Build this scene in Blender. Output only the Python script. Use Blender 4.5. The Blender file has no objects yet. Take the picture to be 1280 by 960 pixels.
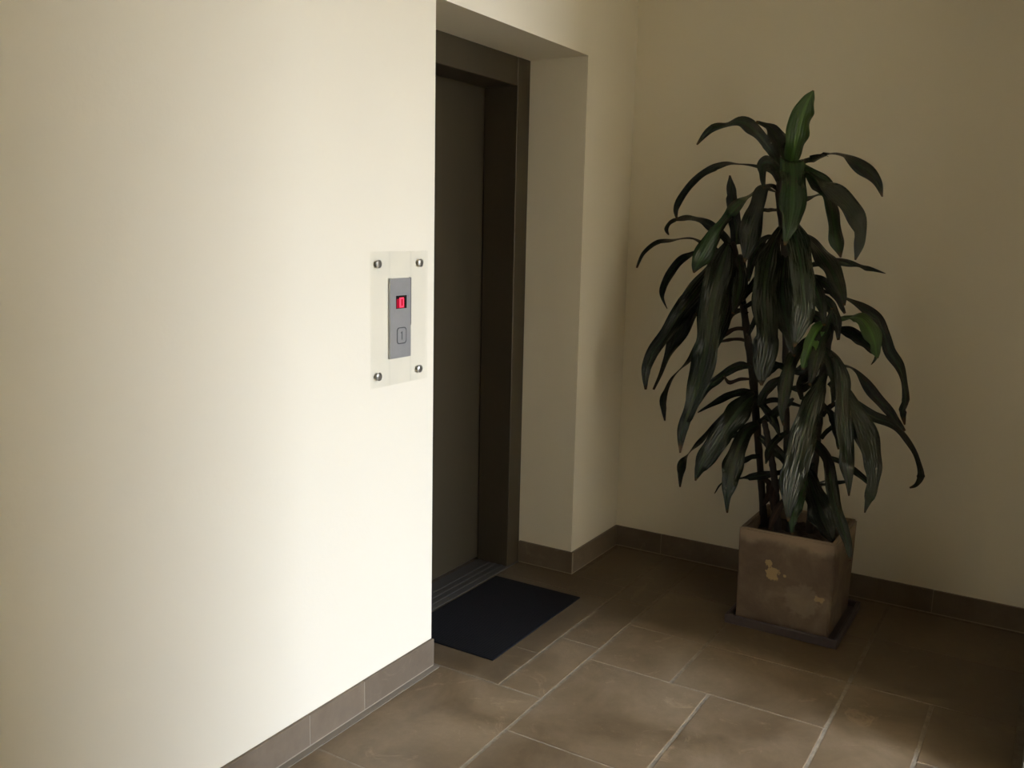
import bpy, bmesh, math, random
from mathutils import Vector, Matrix

random.seed(4)
scene = bpy.context.scene
col = scene.collection

# ------------------------------------------------------------------ camera
cam_data = bpy.data.cameras.new('camera')
cam_data.sensor_width = 36.0
cam_data.lens = 31.69
cam_data.clip_start = 0.02
cam = bpy.data.objects.new('camera', cam_data)
col.objects.link(cam)
right = Vector((0.524539, -0.851101, 0.022051))
up = Vector((0.131335, 0.106479, 0.985603))
fwd = Vector((0.841196, 0.514091, -0.167632))
M = Matrix((right, up, -fwd)).transposed().to_4x4()
M.translation = Vector((-3.8749, -1.7552, 1.5))
cam.matrix_world = M
scene.camera = cam

# ------------------------------------------------------------------ sky and light
world = bpy.data.worlds.new('daylight')
scene.world = world
world.use_nodes = True
bg = world.node_tree.nodes['Background']
bg.inputs['Color'].default_value = (0.83, 0.92, 1.08, 1)
bg.inputs['Strength'].default_value = 34.0

DOOR_X0, DOOR_X1, DOOR_H = -2.00, -1.20, 2.60      # passage to the open front door
DOOR_Y = -3.80
OUT_X0 = -1.93          # the open front door at its far end
def portal(name, loc, rot, sx, sy):
    d = bpy.data.lights.new(name, 'AREA')
    d.shape = 'RECTANGLE'
    d.size, d.size_y = sx, sy
    d.cycles.is_portal = True            # guides the sky's rays through a real opening; gives no light itself
    o = bpy.data.objects.new(name, d)
    o.location, o.rotation_euler = loc, rot
    col.objects.link(o)


R90 = math.radians(90)
portal('doorway_portal', ((OUT_X0 + DOOR_X1) / 2, DOOR_Y, DOOR_H / 2), (R90, 0, 0), DOOR_X1 - OUT_X0, DOOR_H)

scene.view_settings.view_transform = 'Standard'
scene.view_settings.look = 'None'
scene.view_settings.gamma = 1.0
scene.view_settings.use_curve_mapping = False
scene.view_settings.exposure = 0.0
scene.cycles.max_bounces = 14
scene.cycles.diffuse_bounces = 8
scene.cycles.use_denoising = True
scene.cycles.sample_clamp_indirect = 8


# ------------------------------------------------------------------ helpers
def tag(o, label=None, cat=None, group=None, kind=None):
    if label: o['label'] = label
    if cat: o['category'] = cat
    if group: o['group'] = group
    if kind: o['kind'] = kind
    return o


def empty(name, loc):
    o = bpy.data.objects.new(name, None)
    o.empty_display_size = 0.1
    o.location = loc
    col.objects.link(o)
    return o


def link(name, me, parent=None, loc=(0, 0, 0)):
    o = bpy.data.objects.new(name, me)
    col.objects.link(o)
    if parent is not None:
        o.parent = parent
    o.location = loc
    return o


def obj(name, bm, mat, parent=None, origin=(0, 0, 0), smooth=False):
    """bm is in world coordinates; origin is the world position of the object's (and its parents') base"""
    bmesh.ops.recalc_face_normals(bm, faces=bm.faces)
    me = bpy.data.meshes.new(name)
    ov = Vector(origin)
    bmesh.ops.translate(bm, verts=bm.verts, vec=-ov)
    bm.to_mesh(me)
    bm.free()
    me.materials.append(mat)
    if smooth:
        for p in me.polygons:
            p.use_smooth = True
    return link(name, me, parent, (0, 0, 0) if parent is not None else origin)


def add_box(bm, lo, hi, bevel=0.0, seg=1):
    r = bmesh.ops.create_cube(bm, size=1.0)
    vs = r['verts']
    lo, hi = Vector(lo), Vector(hi)
    c, s = (lo + hi) / 2, hi - lo
    for v in vs:
        v.co = Vector((v.co.x * s.x, v.co.y * s.y, v.co.z * s.z)) + c
    if bevel > 0:
        es = list({e for v in vs for e in v.link_edges})
        bmesh.ops.bevel(bm, geom=es, offset=bevel, segments=seg, affect='EDGES', profile=0.6)
    return bm


def box(lo, hi, bevel=0.0, seg=1):
    return add_box(bmesh.new(), lo, hi, bevel, seg)


def add_cyl(bm, p0, p1, r0, r1=None, n=20, caps=True):
    r1 = r0 if r1 is None else r1
    p0, p1 = Vector(p0), Vector(p1)
    d = (p1 - p0).normalized()
    a = d.orthogonal().normalized()
    b = d.cross(a)
    ring = []
    for p, r in ((p0, r0), (p1, r1)):
        ring.append([bm.verts.new(p + (a * math.cos(2 * math.pi * k / n) + b * math.sin(2 * math.pi * k / n)) * r) for k in range(n)])
    for k in range(n):
        bm.faces.new((ring[0][k], ring[0][(k + 1) % n], ring[1][(k + 1) % n], ring[1][k]))
    if caps:
        bm.faces.new(ring[0])
        bm.faces.new(ring[1])
    return bm


# ------------------------------------------------------------------ materials
class NT:
    def __init__(self, name):
        self.m = bpy.data.materials.new(name)
        self.m.use_nodes = True
        self.t = self.m.node_tree
        self.b = self.t.nodes['Principled BSDF']
        self.out = self.t.nodes['Material Output']

    def n(self, kind, **kw):
        x = self.t.nodes.new(kind)
        for k, v in kw.items():
            setattr(x, k, v)
        return x

    def l(self, a, b):
        self.t.links.new(a, b)

    def noise(self, scale, detail=4, rough=0.55, vec=None, dist=0.0):
        x = self.n('ShaderNodeTexNoise')
        x.inputs['Scale'].default_value = scale
        x.inputs['Detail'].default_value = detail
        x.inputs['Roughness'].default_value = rough
        x.inputs['Distortion'].default_value = dist
        if vec is not None:
            self.l(vec, x.inputs['Vector'])
        return x.outputs['Fac']

    def ramp(self, fac, stops):
        x = self.n('ShaderNodeValToRGB')
        e = x.color_ramp.elements
        while len(e) < len(stops):
            e.new(0.5)
        for k, (p, c) in enumerate(stops):
            e[k].position = p
            e[k].color = (c[0], c[1], c[2], 1) if not isinstance(c, (int, float)) else (c, c, c, 1)
        self.l(fac, x.inputs['Fac'])
        return x.outputs['Color']

    def mix(self, fac, a, b, mode='MIX'):
        x = self.n('ShaderNodeMix', data_type='RGBA', blend_type=mode)
        for s, v in ((x.inputs[0], fac), (x.inputs[6], a), (x.inputs[7], b)):
            if hasattr(v, 'is_linked'):
                self.l(v, s)
            elif isinstance(v, (int, float)):
                s.default_value = v
            else:
                s.default_value = (v[0], v[1], v[2], 1)
        return x.outputs[2]

    def math(self, op, a, b=0.0, clamp=False):
        x = self.n('ShaderNodeMath', operation=op, use_clamp=clamp)
        for s, v in ((x.inputs[0], a), (x.inputs[1], b)):
            if hasattr(v, 'is_linked'):
                self.l(v, s)
            else:
                s.default_value = v
        return x.outputs[0]

    def bump(self, h, strength, dist=0.01):
        x = self.n('ShaderNodeBump')
        x.inputs['Strength'].default_value = strength
        x.inputs['Distance'].default_value = dist
        self.l(h, x.inputs['Height'])
        self.l(x.outputs['Normal'], self.b.inputs['Normal'])

    def set(self, **kw):
        for k, v in kw.items():
            s = self.b.inputs[k.replace('_', ' ')]
            if hasattr(v, 'is_linked'):
                self.l(v, s)
            elif isinstance(v, tuple):
                s.default_value = (v[0], v[1], v[2], 1)
            else:
                s.default_value = v
        return self

    def pos(self):
        return self.n('ShaderNodeNewGeometry').outputs['Position']


def plain(name, color, rough=0.5, metal=0.0, spec=0.5):
    t = NT(name)
    p = t.pos()
    f = t.noise(40, 3, vec=p)
    c = t.mix(f, tuple(x * 0.9 for x in color), tuple(x * 1.1 for x in color))
    t.set(Base_Color=c, Roughness=rough, Metallic=metal)
    t.b.inputs['Specular IOR Level'].default_value = spec
    return t.m


def wall_paint():
    t = NT('cream wall paint')
    p = t.pos()
    f = t.noise(1.3, 3, vec=p)
    c = t.mix(f, (0.80, 0.742, 0.61), (0.83, 0.772, 0.64))
    t.set(Base_Color=c, Roughness=0.62)
    t.b.inputs['Specular IOR Level'].default_value = 0.3
    t.bump(t.noise(55, 5, 0.6, p), 0.12, 0.004)
    return t.m


def dark_margin(t, p, c):
    """darker brown tone in the floor margins by the back wall, right wall and lift"""
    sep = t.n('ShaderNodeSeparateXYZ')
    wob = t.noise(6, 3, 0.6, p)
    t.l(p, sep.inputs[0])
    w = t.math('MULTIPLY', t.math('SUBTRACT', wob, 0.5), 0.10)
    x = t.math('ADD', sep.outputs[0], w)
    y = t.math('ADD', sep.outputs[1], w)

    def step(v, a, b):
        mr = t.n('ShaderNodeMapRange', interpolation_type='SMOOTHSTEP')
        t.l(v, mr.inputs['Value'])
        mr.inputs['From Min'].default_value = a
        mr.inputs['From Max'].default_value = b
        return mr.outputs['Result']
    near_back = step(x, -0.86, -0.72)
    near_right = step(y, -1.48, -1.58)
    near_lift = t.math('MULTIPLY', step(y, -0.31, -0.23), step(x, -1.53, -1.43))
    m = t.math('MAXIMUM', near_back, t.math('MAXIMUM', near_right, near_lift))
    return t.mix(t.math('MULTIPLY', m, MARGIN_DARK), c, (0.050, 0.033, 0.016))


def floor_grout():
    t = NT('floor grout')
    p = t.pos()
    f = t.noise(25, 5, 0.7, p)
    c = t.ramp(f, [(0.35, (0.19, 0.155, 0.11)), (0.65, (0.30, 0.255, 0.19))])
    t.set(Base_Color=dark_margin(t, p, c), Roughness=0.9)
    return t.m


def stone(name, tones, rough=0.5, edge_tone=True):
    t = NT(name)
    p = t.pos()
    info = t.n('ShaderNodeObjectInfo')
    big = t.noise(3.2, 6, 0.62, p, 0.6)
    fine = t.noise(38, 6, 0.7, p)
    c = t.ramp(big, [(0.34, tones[0]), (0.50, tones[1]), (0.68, tones[2])])
    c = t.mix(t.math('MULTIPLY', fine, 0.45), c, tuple(v * 0.62 for v in tones[0]))
    shade = t.math('ADD', t.math('MULTIPLY', info.outputs['Random'], 0.24), 0.88)
    comb = t.n('ShaderNodeCombineColor')
    for k in range(3):
        t.l(shade, comb.inputs[k])
    c = t.mix(1.0, c, comb.outputs[0], 'MULTIPLY')
    # pale scuffs and worn patches
    sc = t.ramp(t.noise(7, 8, 0.75, p, 1.2), [(0.58, 0.0), (0.72, 1.0)])
    c = t.mix(t.math('MULTIPLY', sc, 0.40), c, tuple(v * 1.7 for v in tones[2]))
    if edge_tone:
        c = dark_margin(t, p, c)
    t.set(Base_Color=c, Roughness=t.ramp(big, [(0.3, rough - 0.06), (0.7, rough + 0.1)]))
    t.bump(t.math('ADD', fine, t.math('MULTIPLY', big, 0.8)), 0.25, 0.004)
    return t.m


MARGIN_DARK = 0.55  # strength of the darker brown tone in the floor margins
MAT_WALL = wall_paint()
MAT_CEIL = plain('ceiling paint', (0.82, 0.79, 0.70), 0.8)
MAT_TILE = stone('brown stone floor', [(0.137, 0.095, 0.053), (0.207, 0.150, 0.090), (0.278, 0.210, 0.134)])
MAT_BASE = stone('brown stone skirting', [(0.125, 0.090, 0.056), (0.165, 0.124, 0.082), (0.205, 0.160, 0.112)], 0.6, False)
MAT_MORTAR = plain('pale mortar fillet', (0.235, 0.200, 0.155), 0.9)
MAT_GROUT = plain('pale grout', (0.30, 0.255, 0.19), 0.9)
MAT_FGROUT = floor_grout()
MAT_OUT = plain('concrete forecourt', (0.24, 0.19, 0.115), 0.9)


def bronze_metal():
    t = NT('brushed bronze metal')
    p = t.pos()
    mp = t.n('ShaderNodeMapping')
    mp.inputs['Scale'].default_value = (420, 420, 5)
    t.l(p, mp.inputs['Vector'])
    f = t.noise(1.0, 4, 0.6, mp.outputs[0])
    c = t.mix(f, (0.056, 0.043, 0.024), (0.080, 0.063, 0.036))
    t.set(Base_Color=c, Metallic=0.35, Roughness=t.ramp(f, [(0.2, 0.42), (0.8, 0.55)]))
    t.bump(f, 0.05, 0.001)
    return t.m


MAT_BRONZE = bronze_metal()
MAT_SEAL = plain('black rubber seal', (0.008, 0.008, 0.008), 0.8)
MAT_SILL = plain('worn aluminium sill', (0.10, 0.095, 0.09), 0.5, 0.5)


def rubber():
    t = NT('black ribbed mat')
    p = t.pos()
    w = t.n('ShaderNodeTexWave', wave_type='BANDS', bands_direction='X')
    w.inputs['Scale'].default_value = 40
    w.inputs['Distortion'].default_value = 0.3
    t.l(p, w.inputs['Vector'])
    f = t.noise(260, 2, 0.6, p)
    c = t.mix(f, (0.0045, 0.0045, 0.0055), (0.011, 0.011, 0.013))
    t.set(Base_Color=c, Roughness=0.9)
    t.b.inputs['Specular IOR Level'].default_value = 0.2
    t.bump(t.math('ADD', w.outputs['Fac'], f), 0.5, 0.003)
    return t.m


MAT_MAT = rubber()

# ================================================================== THE SETTING
H_CEIL = 2.78
X_FAR = -6.2            # end of the hall behind the camera
LX0, LX1, LH, LD = -1.503, -0.467, 2.206, 0.27      # lift opening in the left wall
RY = -1.80              # right wall plane

# floor: a bed of pale grout with the stone slabs laid in it
fb = bmesh.new()
add_box(fb, (X_FAR, -2.14, -0.12), (0.0, 0.0, -0.0012))
add_box(fb, (DOOR_X0, DOOR_Y, -0.12), (DOOR_X1, -2.14, -0.0012))
add_box(fb, (LX0, 0.0, -0.12), (LX1, 0.62, -0.0012))
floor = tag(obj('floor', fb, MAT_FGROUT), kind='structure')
SLABS = [
    # along the left wall
    (-2.10, -1.49, -0.44, -0.030), (-2.76, -2.10, -0.44, -0.030), (-3.42, -2.76, -0.44, -0.030),
    (-4.15, -3.42, -0.44, -0.030), (-5.10, -4.15, -0.44, -0.030), (-6.18, -5.10, -0.44, -0.030),
    # the threshold of the lift
    (-1.49, -1.22, -0.275, 0.262), (-1.22, -0.64, -0.275, 0.262), (-0.64, -0.482, -0.275, 0.262),
    (-0.482, -0.026, -0.275, -0.026),
    (-1.49, -1.06, -0.44, -0.275), (-1.06, -0.61, -0.44, -0.275), (-0.61, -0.026, -0.44, -0.275),
    # middle courses
    (-1.155, -0.81, -0.75, -0.44), (-0.81, -0.40, -0.75, -0.44), (-0.40, -0.026, -0.75, -0.44),
    (-1.155, -0.81, -1.26, -0.75),
    (-1.71, -1.155, -0.885, -0.44), (-2.36, -1.71, -0.885, -0.44), (-3.00, -2.36, -0.885, -0.44),
    (-3.70, -3.00, -0.885, -0.44), (-4.60, -3.70, -0.885, -0.44), (-5.40, -4.60, -0.885, -0.44), (-6.18, -5.40, -0.885, -0.44),
    (-1.76, -1.155, -1.26, -0.885), (-2.42, -1.76, -1.26, -0.885), (-3.10, -2.42, -1.26, -0.885),
    (-3.90, -3.10, -1.26, -0.885), (-4.80, -3.90, -1.26, -0.885), (-6.18, -4.80, -1.26, -0.885),
    (-1.46, -0.81, -1.52, -1.26), (-2.12, -1.46, -1.52, -1.26), (-2.90, -2.12, -1.52, -1.26), (-3.80, -2.90, -1.52, -1.26),
    (-4.90, -3.80, -1.52, -1.26), (-6.18, -4.90, -1.52, -1.26),
    (-1.19, -0.81, -1.77, -1.52), (-1.90, -1.19, -1.77, -1.52), (-2.60, -1.90, -1.77, -1.52), (-3.50, -2.60, -1.77, -1.52),
    (-4.60, -3.50, -1.77, -1.52), (-6.18, -4.60, -1.77, -1.52),
    (-1.62, -1.21, -2.11, -1.77), (-1.99, -1.62, -2.11, -1.77), (-3.00, -1.99, -2.07, -1.77), (-3.60, -3.00, -2.07, -1.77),
    (-1.62, -1.21, -2.65, -2.11), (-1.99, -1.62, -2.65, -2.11), (-1.62, -1.21, -3.20, -2.65), (-1.99, -1.62, -3.20, -2.65), (-1.62, -1.21, -3.79, -3.20), (-1.99, -1.62, -3.79, -3.20), (-4.90, -3.60, -2.07, -1.77), (-6.18, -4.90, -2.07, -1.77),
    # along the back wall
    (-0.81, -0.42, -1.26, -0.75), (-0.42, -0.026, -1.26, -0.75),
    (-0.81, -0.39, -1.77, -1.26), (-0.39, -0.026, -1.77, -1.26),
]
for x0, x1, y0, y1 in SLABS:
    g, gx = 0.0050, 0.0024      # long joints are wide, cross joints thin
    dz = random.uniform(-0.0007, 0.0007)
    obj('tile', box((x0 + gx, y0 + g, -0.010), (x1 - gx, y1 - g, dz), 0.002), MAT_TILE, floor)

# walls
wl = bmesh.new()
add_box(wl, (X_FAR - 0.2, 0.0, -0.12), (LX0, 0.62, H_CEIL))
add_box(wl, (LX1, 0.0, -0.12), (0.2, 0.62, H_CEIL))
add_box(wl, (LX0, 0.0, LH), (LX1, 0.62, H_CEIL))
tag(obj('wall_left', wl, MAT_WALL), kind='structure')
tag(obj('wall_back', box((0.0, -2.2, -0.12), (0.2, 0.0, H_CEIL)), MAT_WALL), kind='structure')
wr = bmesh.new()
add_box(wr, (DOOR_X1, DOOR_Y, -0.12), (0.0, RY, H_CEIL))
add_box(wr, (X_FAR, DOOR_Y, -0.12), (DOOR_X0, -2.10, H_CEIL))
add_box(wr, (DOOR_X0, DOOR_Y, -0.12), (OUT_X0, DOOR_Y + 0.12, DOOR_H))
add_box(wr, (DOOR_X0, DOOR_Y, DOOR_H), (DOOR_X1, -2.0, H_CEIL))
tag(obj('wall_right', wr, MAT_WALL), kind='structure')
tag(obj('wall_front', box((X_FAR - 0.2, DOOR_Y, -0.12), (X_FAR, 0.0, H_CEIL)), MAT_WALL), kind='structure')
tag(obj('ceiling', box((X_FAR - 0.2, DOOR_Y, H_CEIL), (0.2, 0.62, H_CEIL + 0.2)), MAT_CEIL), kind='structure')
tag(obj('ground', box((-30, -40, -0.20), (25, DOOR_Y, -0.02)), MAT_OUT), kind='structure')

# skirting: stone pieces on a thin bed of mortar
HB, TB = 0.100, 0.012


def skirting(name, axis, plane, sign, cuts):
    """pieces along `axis` on the wall at `plane`; sign = direction into the room"""
    lo, hi = cuts[0], cuts[-1]
    a, b = sorted((plane, plane + sign * 0.0112))
    if axis == 'x':
        bed = box((lo, a, 0.0), (hi, b, HB - 0.002))
    else:
        bed = box((a, lo, 0.0), (b, hi, HB - 0.002))
    root = tag(obj(name, bed, MAT_GROUT), kind='structure')
    for c0, c1 in zip(cuts, cuts[1:]):
        a, b = sorted((plane + sign * 0.001, plane + sign * TB))
        h = HB + random.uniform(-0.001, 0.001)
        if axis == 'x':
            bm = box((c0 + 0.0007, a, 0.004), (c1 - 0.0007, b, h), 0.0015)
        else:
            bm = box((a, c0 + 0.0007, 0.004), (b, c1 - 0.0007, h), 0.0015)
        obj('tile', bm, MAT_BASE, root)
    if name != 'baseboard_left':
        return root
    a, b = sorted((plane + sign * (TB - 0.002), plane + sign * 0.0345))
    fl = box((lo, a, -0.001), (hi, b, 0.0008)) if axis == 'x' else box((a, lo, -0.001), (b, hi, 0.0008))
    obj('mortar_fillet', fl, MAT_MORTAR, root)
    return root


skirting('baseboard_left', 'x', 0.0, -1, [X_FAR, -5.7, -5.1, -4.5, -3.9, -3.3, -2.86, -2.48, -2.106, -1.866, LX0])
skirting('baseboard_reveal', 'y', LX1, -1, [-TB, LD - 0.004])
skirting('baseboard_corner', 'x', 0.0, -1, [LX1, -0.014])
skirting('baseboard_back', 'y', 0.0, -1, [RY, -1.42, -1.02, -0.62, -0.24, 0.0])
skirting('baseboard_right', 'x', RY, 1, [DOOR_X1, -0.76, -0.38, -0.014])

# ------------------------------------------------------------------ the lift door
FW, FH = 0.100, 0.115           # jamb and header face widths
YD = 0.382                      # plane of the sliding panels
dr = tag(empty('door_1', ((LX0 + LX1) / 2, LD, 0)), kind='structure')
DO = dr.location


def dpart(name, bm, mat, parent=None, smooth=False):
    return obj(name, bm, mat, parent or dr, DO, smooth)


dpart('jamb', box((LX1 - FW, LD, 0.0), (LX1 - 0.001, YD + 0.05, LH - 0.001), 0.002), MAT_BRONZE)
dpart('jamb', box((LX0 + 0.001, LD, 0.0), (LX0 + FW, YD + 0.05, LH - 0.001), 0.002), MAT_BRONZE)
dpart('header', box((LX0 + FW + 0.001, LD + 0.001, LH - FH), (LX1 - FW - 0.001, YD + 0.05, LH - 0.001), 0.002), MAT_BRONZE)
xm = (LX0 + LX1) / 2
for a, b in ((LX0 + FW - 0.03, xm - 0.0015), (xm + 0.0015, LX1 - FW + 0.03)):
    dpart('door_panel', box((a, YD + 0.055, 0.012), (b, YD + 0.085, LH - FH + 0.04), 0.002), MAT_BRONZE)
dpart('shaft_wall', box((LX0 + 0.001, YD + 0.12, -0.1), (LX1 - 0.001, YD + 0.14, LH - 0.001)), MAT_SEAL)
sill = bmesh.new()
add_box(sill, (LX0 + 0.002, LD - 0.005, -0.02), (LX1 - 0.002, YD + 0.05, 0.004), 0.0015)
for k in range(3):
    yy = LD + 0.024 + k * 0.034
    add_box(sill, (LX0 + FW, yy, 0.004), (LX1 - FW, yy + 0.012, 0.0065), 0.001)
dpart('sill', sill, MAT_SILL)

# ================================================================== THINGS
# ------------------------------------------------------------------ call panel
MAT_STEEL = plain('brushed steel', (0.40, 0.395, 0.385), 0.42, 0.55)
MAT_CHROME = plain('steel screw caps', (0.42, 0.41, 0.38), 0.3, 0.9)
MAT_BLACK = plain('smoked display window', (0.012, 0.010, 0.010), 0.2)
MAT_ENGR = plain('dark engraving', (0.10, 0.10, 0.10), 0.6)


def acrylic():
    t = NT('clear acrylic')
    tr = t.n('ShaderNodeBsdfTransparent')
    tr.inputs['Color'].default_value = (0.992, 0.994, 0.990, 1)
    gl = t.n('ShaderNodeBsdfGlossy')
    gl.inputs['Roughness'].default_value = 0.08
    f = t.noise(20, 2, vec=t.pos())
    mx = t.n('ShaderNodeMixShader')
    t.l(t.math('ADD', t.math('MULTIPLY', f, 0.01), 0.03), mx.inputs[0])
    t.l(tr.outputs[0], mx.inputs[1])
    t.l(gl.outputs[0], mx.inputs[2])
    t.l(mx.outputs[0], t.out.inputs['Surface'])
    return t.m


def led():
    t = NT('red lit digits')
    f = t.noise(300, 2, vec=t.pos())
    t.set(Base_Color=(0.3, 0.01, 0.02), Emission_Color=t.mix(f, (1.0, 0.03, 0.08), (1.0, 0.06, 0.12)), Emission_Strength=1.5)
    return t.m


def led_glow():
    t = NT('red lit display ground')
    f = t.noise(200, 2, vec=t.pos())
    t.set(Base_Color=(0.05, 0.004, 0.006), Roughness=0.25, Emission_Color=t.mix(f, (0.40, 0.0, 0.02), (0.55, 0.004, 0.035)), Emission_Strength=0.75)
    return t.m


cp = tag(empty('elevator_call_panel', (-1.711, 0.0, 1.228)),
         'clear acrylic lift call panel with grey button plate and red display', 'call panel')
PO = cp.location


def cpart(name, bm, mat, parent=None, smooth=False):
    return obj(name, bm, mat, parent or cp, PO, smooth)


AX0, AX1, AZ0, AZ1 = -1.822, -1.550, 1.022, 1.431
px0, px1, pz0, pz1 = -1.737, -1.633, 1.102, 1.350
ab = bmesh.new()
for x0, x1, z0, z1 in ((AX0, px0, AZ0, AZ1), (px1, AX1, AZ0, AZ1), (px0, px1, AZ0, pz0), (px0, px1, pz1, AZ1)):
    add_box(ab, (x0, -0.010, z0), (x1, -0.003, z1))
cpart('acrylic_plate', ab, acrylic())
for x, z in ((-1.791, 1.394), (-1.588, 1.394), (-1.791, 1.056), (-1.590, 1.057)):
    bm = bmesh.new()
    add_cyl(bm, (x, 0.0, z), (x, -0.003, z), 0.0085)
    add_cyl(bm, (x, -0.010, z), (x, -0.0125, z), 0.0125, 0.0125, 24)
    add_cyl(bm, (x, -0.0125, z), (x, -0.0150, z), 0.0125, 0.0085, 24)
    cpart('standoff_screw', bm, MAT_CHROME)
face = cpart('button_plate', box((px0 + 0.0015, -0.0095, pz0 + 0.001), (px1 - 0.0015, -0.002, pz1 - 0.001), 0.001), MAT_STEEL)
# display: a window with two lit characters
dx0, dx1, dz0, dz1 = -1.709, -1.657, 1.256, 1.296
cpart('display', box((dx0, -0.0103, dz0), (dx1, -0.0080, dz1), 0.0006), MAT_BLACK, face)
cpart('display_ground', box((dx0 + 0.002, -0.0107, dz0 + 0.002), (dx1 - 0.012, -0.0099, dz1 - 0.010), 0.0003), led_glow(), face)
dg = bmesh.new()
SEG = {'a': (0, 1, 1, 1), 'b': (1, 1, 1, .5), 'c': (1, .5, 1, 0), 'd': (0, 0, 1, 0), 'e': (0, .5, 0, 0), 'f': (0, 1, 0, .5), 'g': (0, .5, 1, .5)}
for x0, on in ((dx0 + 0.0045, 'bc'), (dx0 + 0.0215, 'abcdef')):
    w_, h_, z0 = 0.0125, 0.026, dz0 + 0.0055
    for s in on:
        ax, az, bx_, bz = SEG[s]
        xa, xb = sorted((x0 + ax * w_, x0 + bx_ * w_))
        za, zb = sorted((z0 + az * h_, z0 + bz * h_))
        add_box(dg, (xa - 0.0021, -0.0113, za - 0.0021), (xb + 0.0021, -0.0103, zb + 0.0021), 0.0004)
cpart('digits', dg, led(), face)
# call button: a rounded square ring with a single upright mark
bx, bz = -1.682, 1.172


def rounded(bm, cx, cz, hw, hh, r, y0, y1, inner=None):
    def loop(hw, hh, r):
        pts = []
        for sx, sz, a0 in ((1, 1, 0), (-1, 1, 90), (-1, -1, 180), (1, -1, 270)):
            for k in range(6):
                a = math.radians(a0 + k * 18)
                pts.append((cx + sx * (hw - r) + r * math.cos(a), cz + sz * (hh - r) + r * math.sin(a)))
        return pts
    o = loop(hw, hh, r)
    n = len(o)
    of = [bm.verts.new((x, y1, z)) for x, z in o]
    ob = [bm.verts.new((x, y0, z)) for x, z in o]
    for k in range(n):
        bm.faces.new((of[k], of[(k + 1) % n], ob[(k + 1) % n], ob[k]))
    if inner:
        i = loop(hw - inner, hh - inner, max(r - inner, 0.001))
        nf = [bm.verts.new((x, y1, z)) for x, z in i]
        nb = [bm.verts.new((x, y0, z)) for x, z in i]
        for k in range(n):
            bm.faces.new((nf[k], nf[(k + 1) % n], nb[(k + 1) % n], nb[k]))
            bm.faces.new((of[k], of[(k + 1) % n], nf[(k + 1) % n], nf[k]))
    else:
        bm.faces.new(of)
        bm.faces.new(ob)
    return bm


btn = cpart('call_button', rounded(bmesh.new(), bx, bz, 0.020, 0.0225, 0.009, -0.0085, -0.0110), MAT_STEEL, face)
cpart('button_ring', rounded(bmesh.new(), bx, bz, 0.0235, 0.026, 0.011, -0.0085, -0.0107, 0.0032), MAT_ENGR, face)
mk = bmesh.new()
add_box(mk, (bx - 0.0015, -0.0115, bz - 0.013), (bx + 0.0020, -0.0109, bz + 0.013))
add_box(mk, (bx - 0.0055, -0.0115, bz + 0.0075), (bx - 0.0015, -0.0109, bz + 0.0105))
cpart('button_mark', mk, MAT_ENGR, face)
# dark strip standing in for the shadow along the plate's edge nearest the lift
cpart('shadow_strip', box((px1 - 0.0040, -0.0099, pz0 + 0.10), (px1 - 0.0012, -0.002, pz1)), MAT_ENGR)

# ------------------------------------------------------------------ doormat
mat_bm = bmesh.new()
add_box(mat_bm, (-1.362, -0.166, 0.0004), (-0.692, 0.250, 0.0065), 0.003, 2)
mm = obj('doormat', mat_bm, MAT_MAT, None, (-1.03, 0.04, 0.0))
tag(mm, 'black rectangular doormat lying on the stone floor before the lift door', 'doormat')

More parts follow.
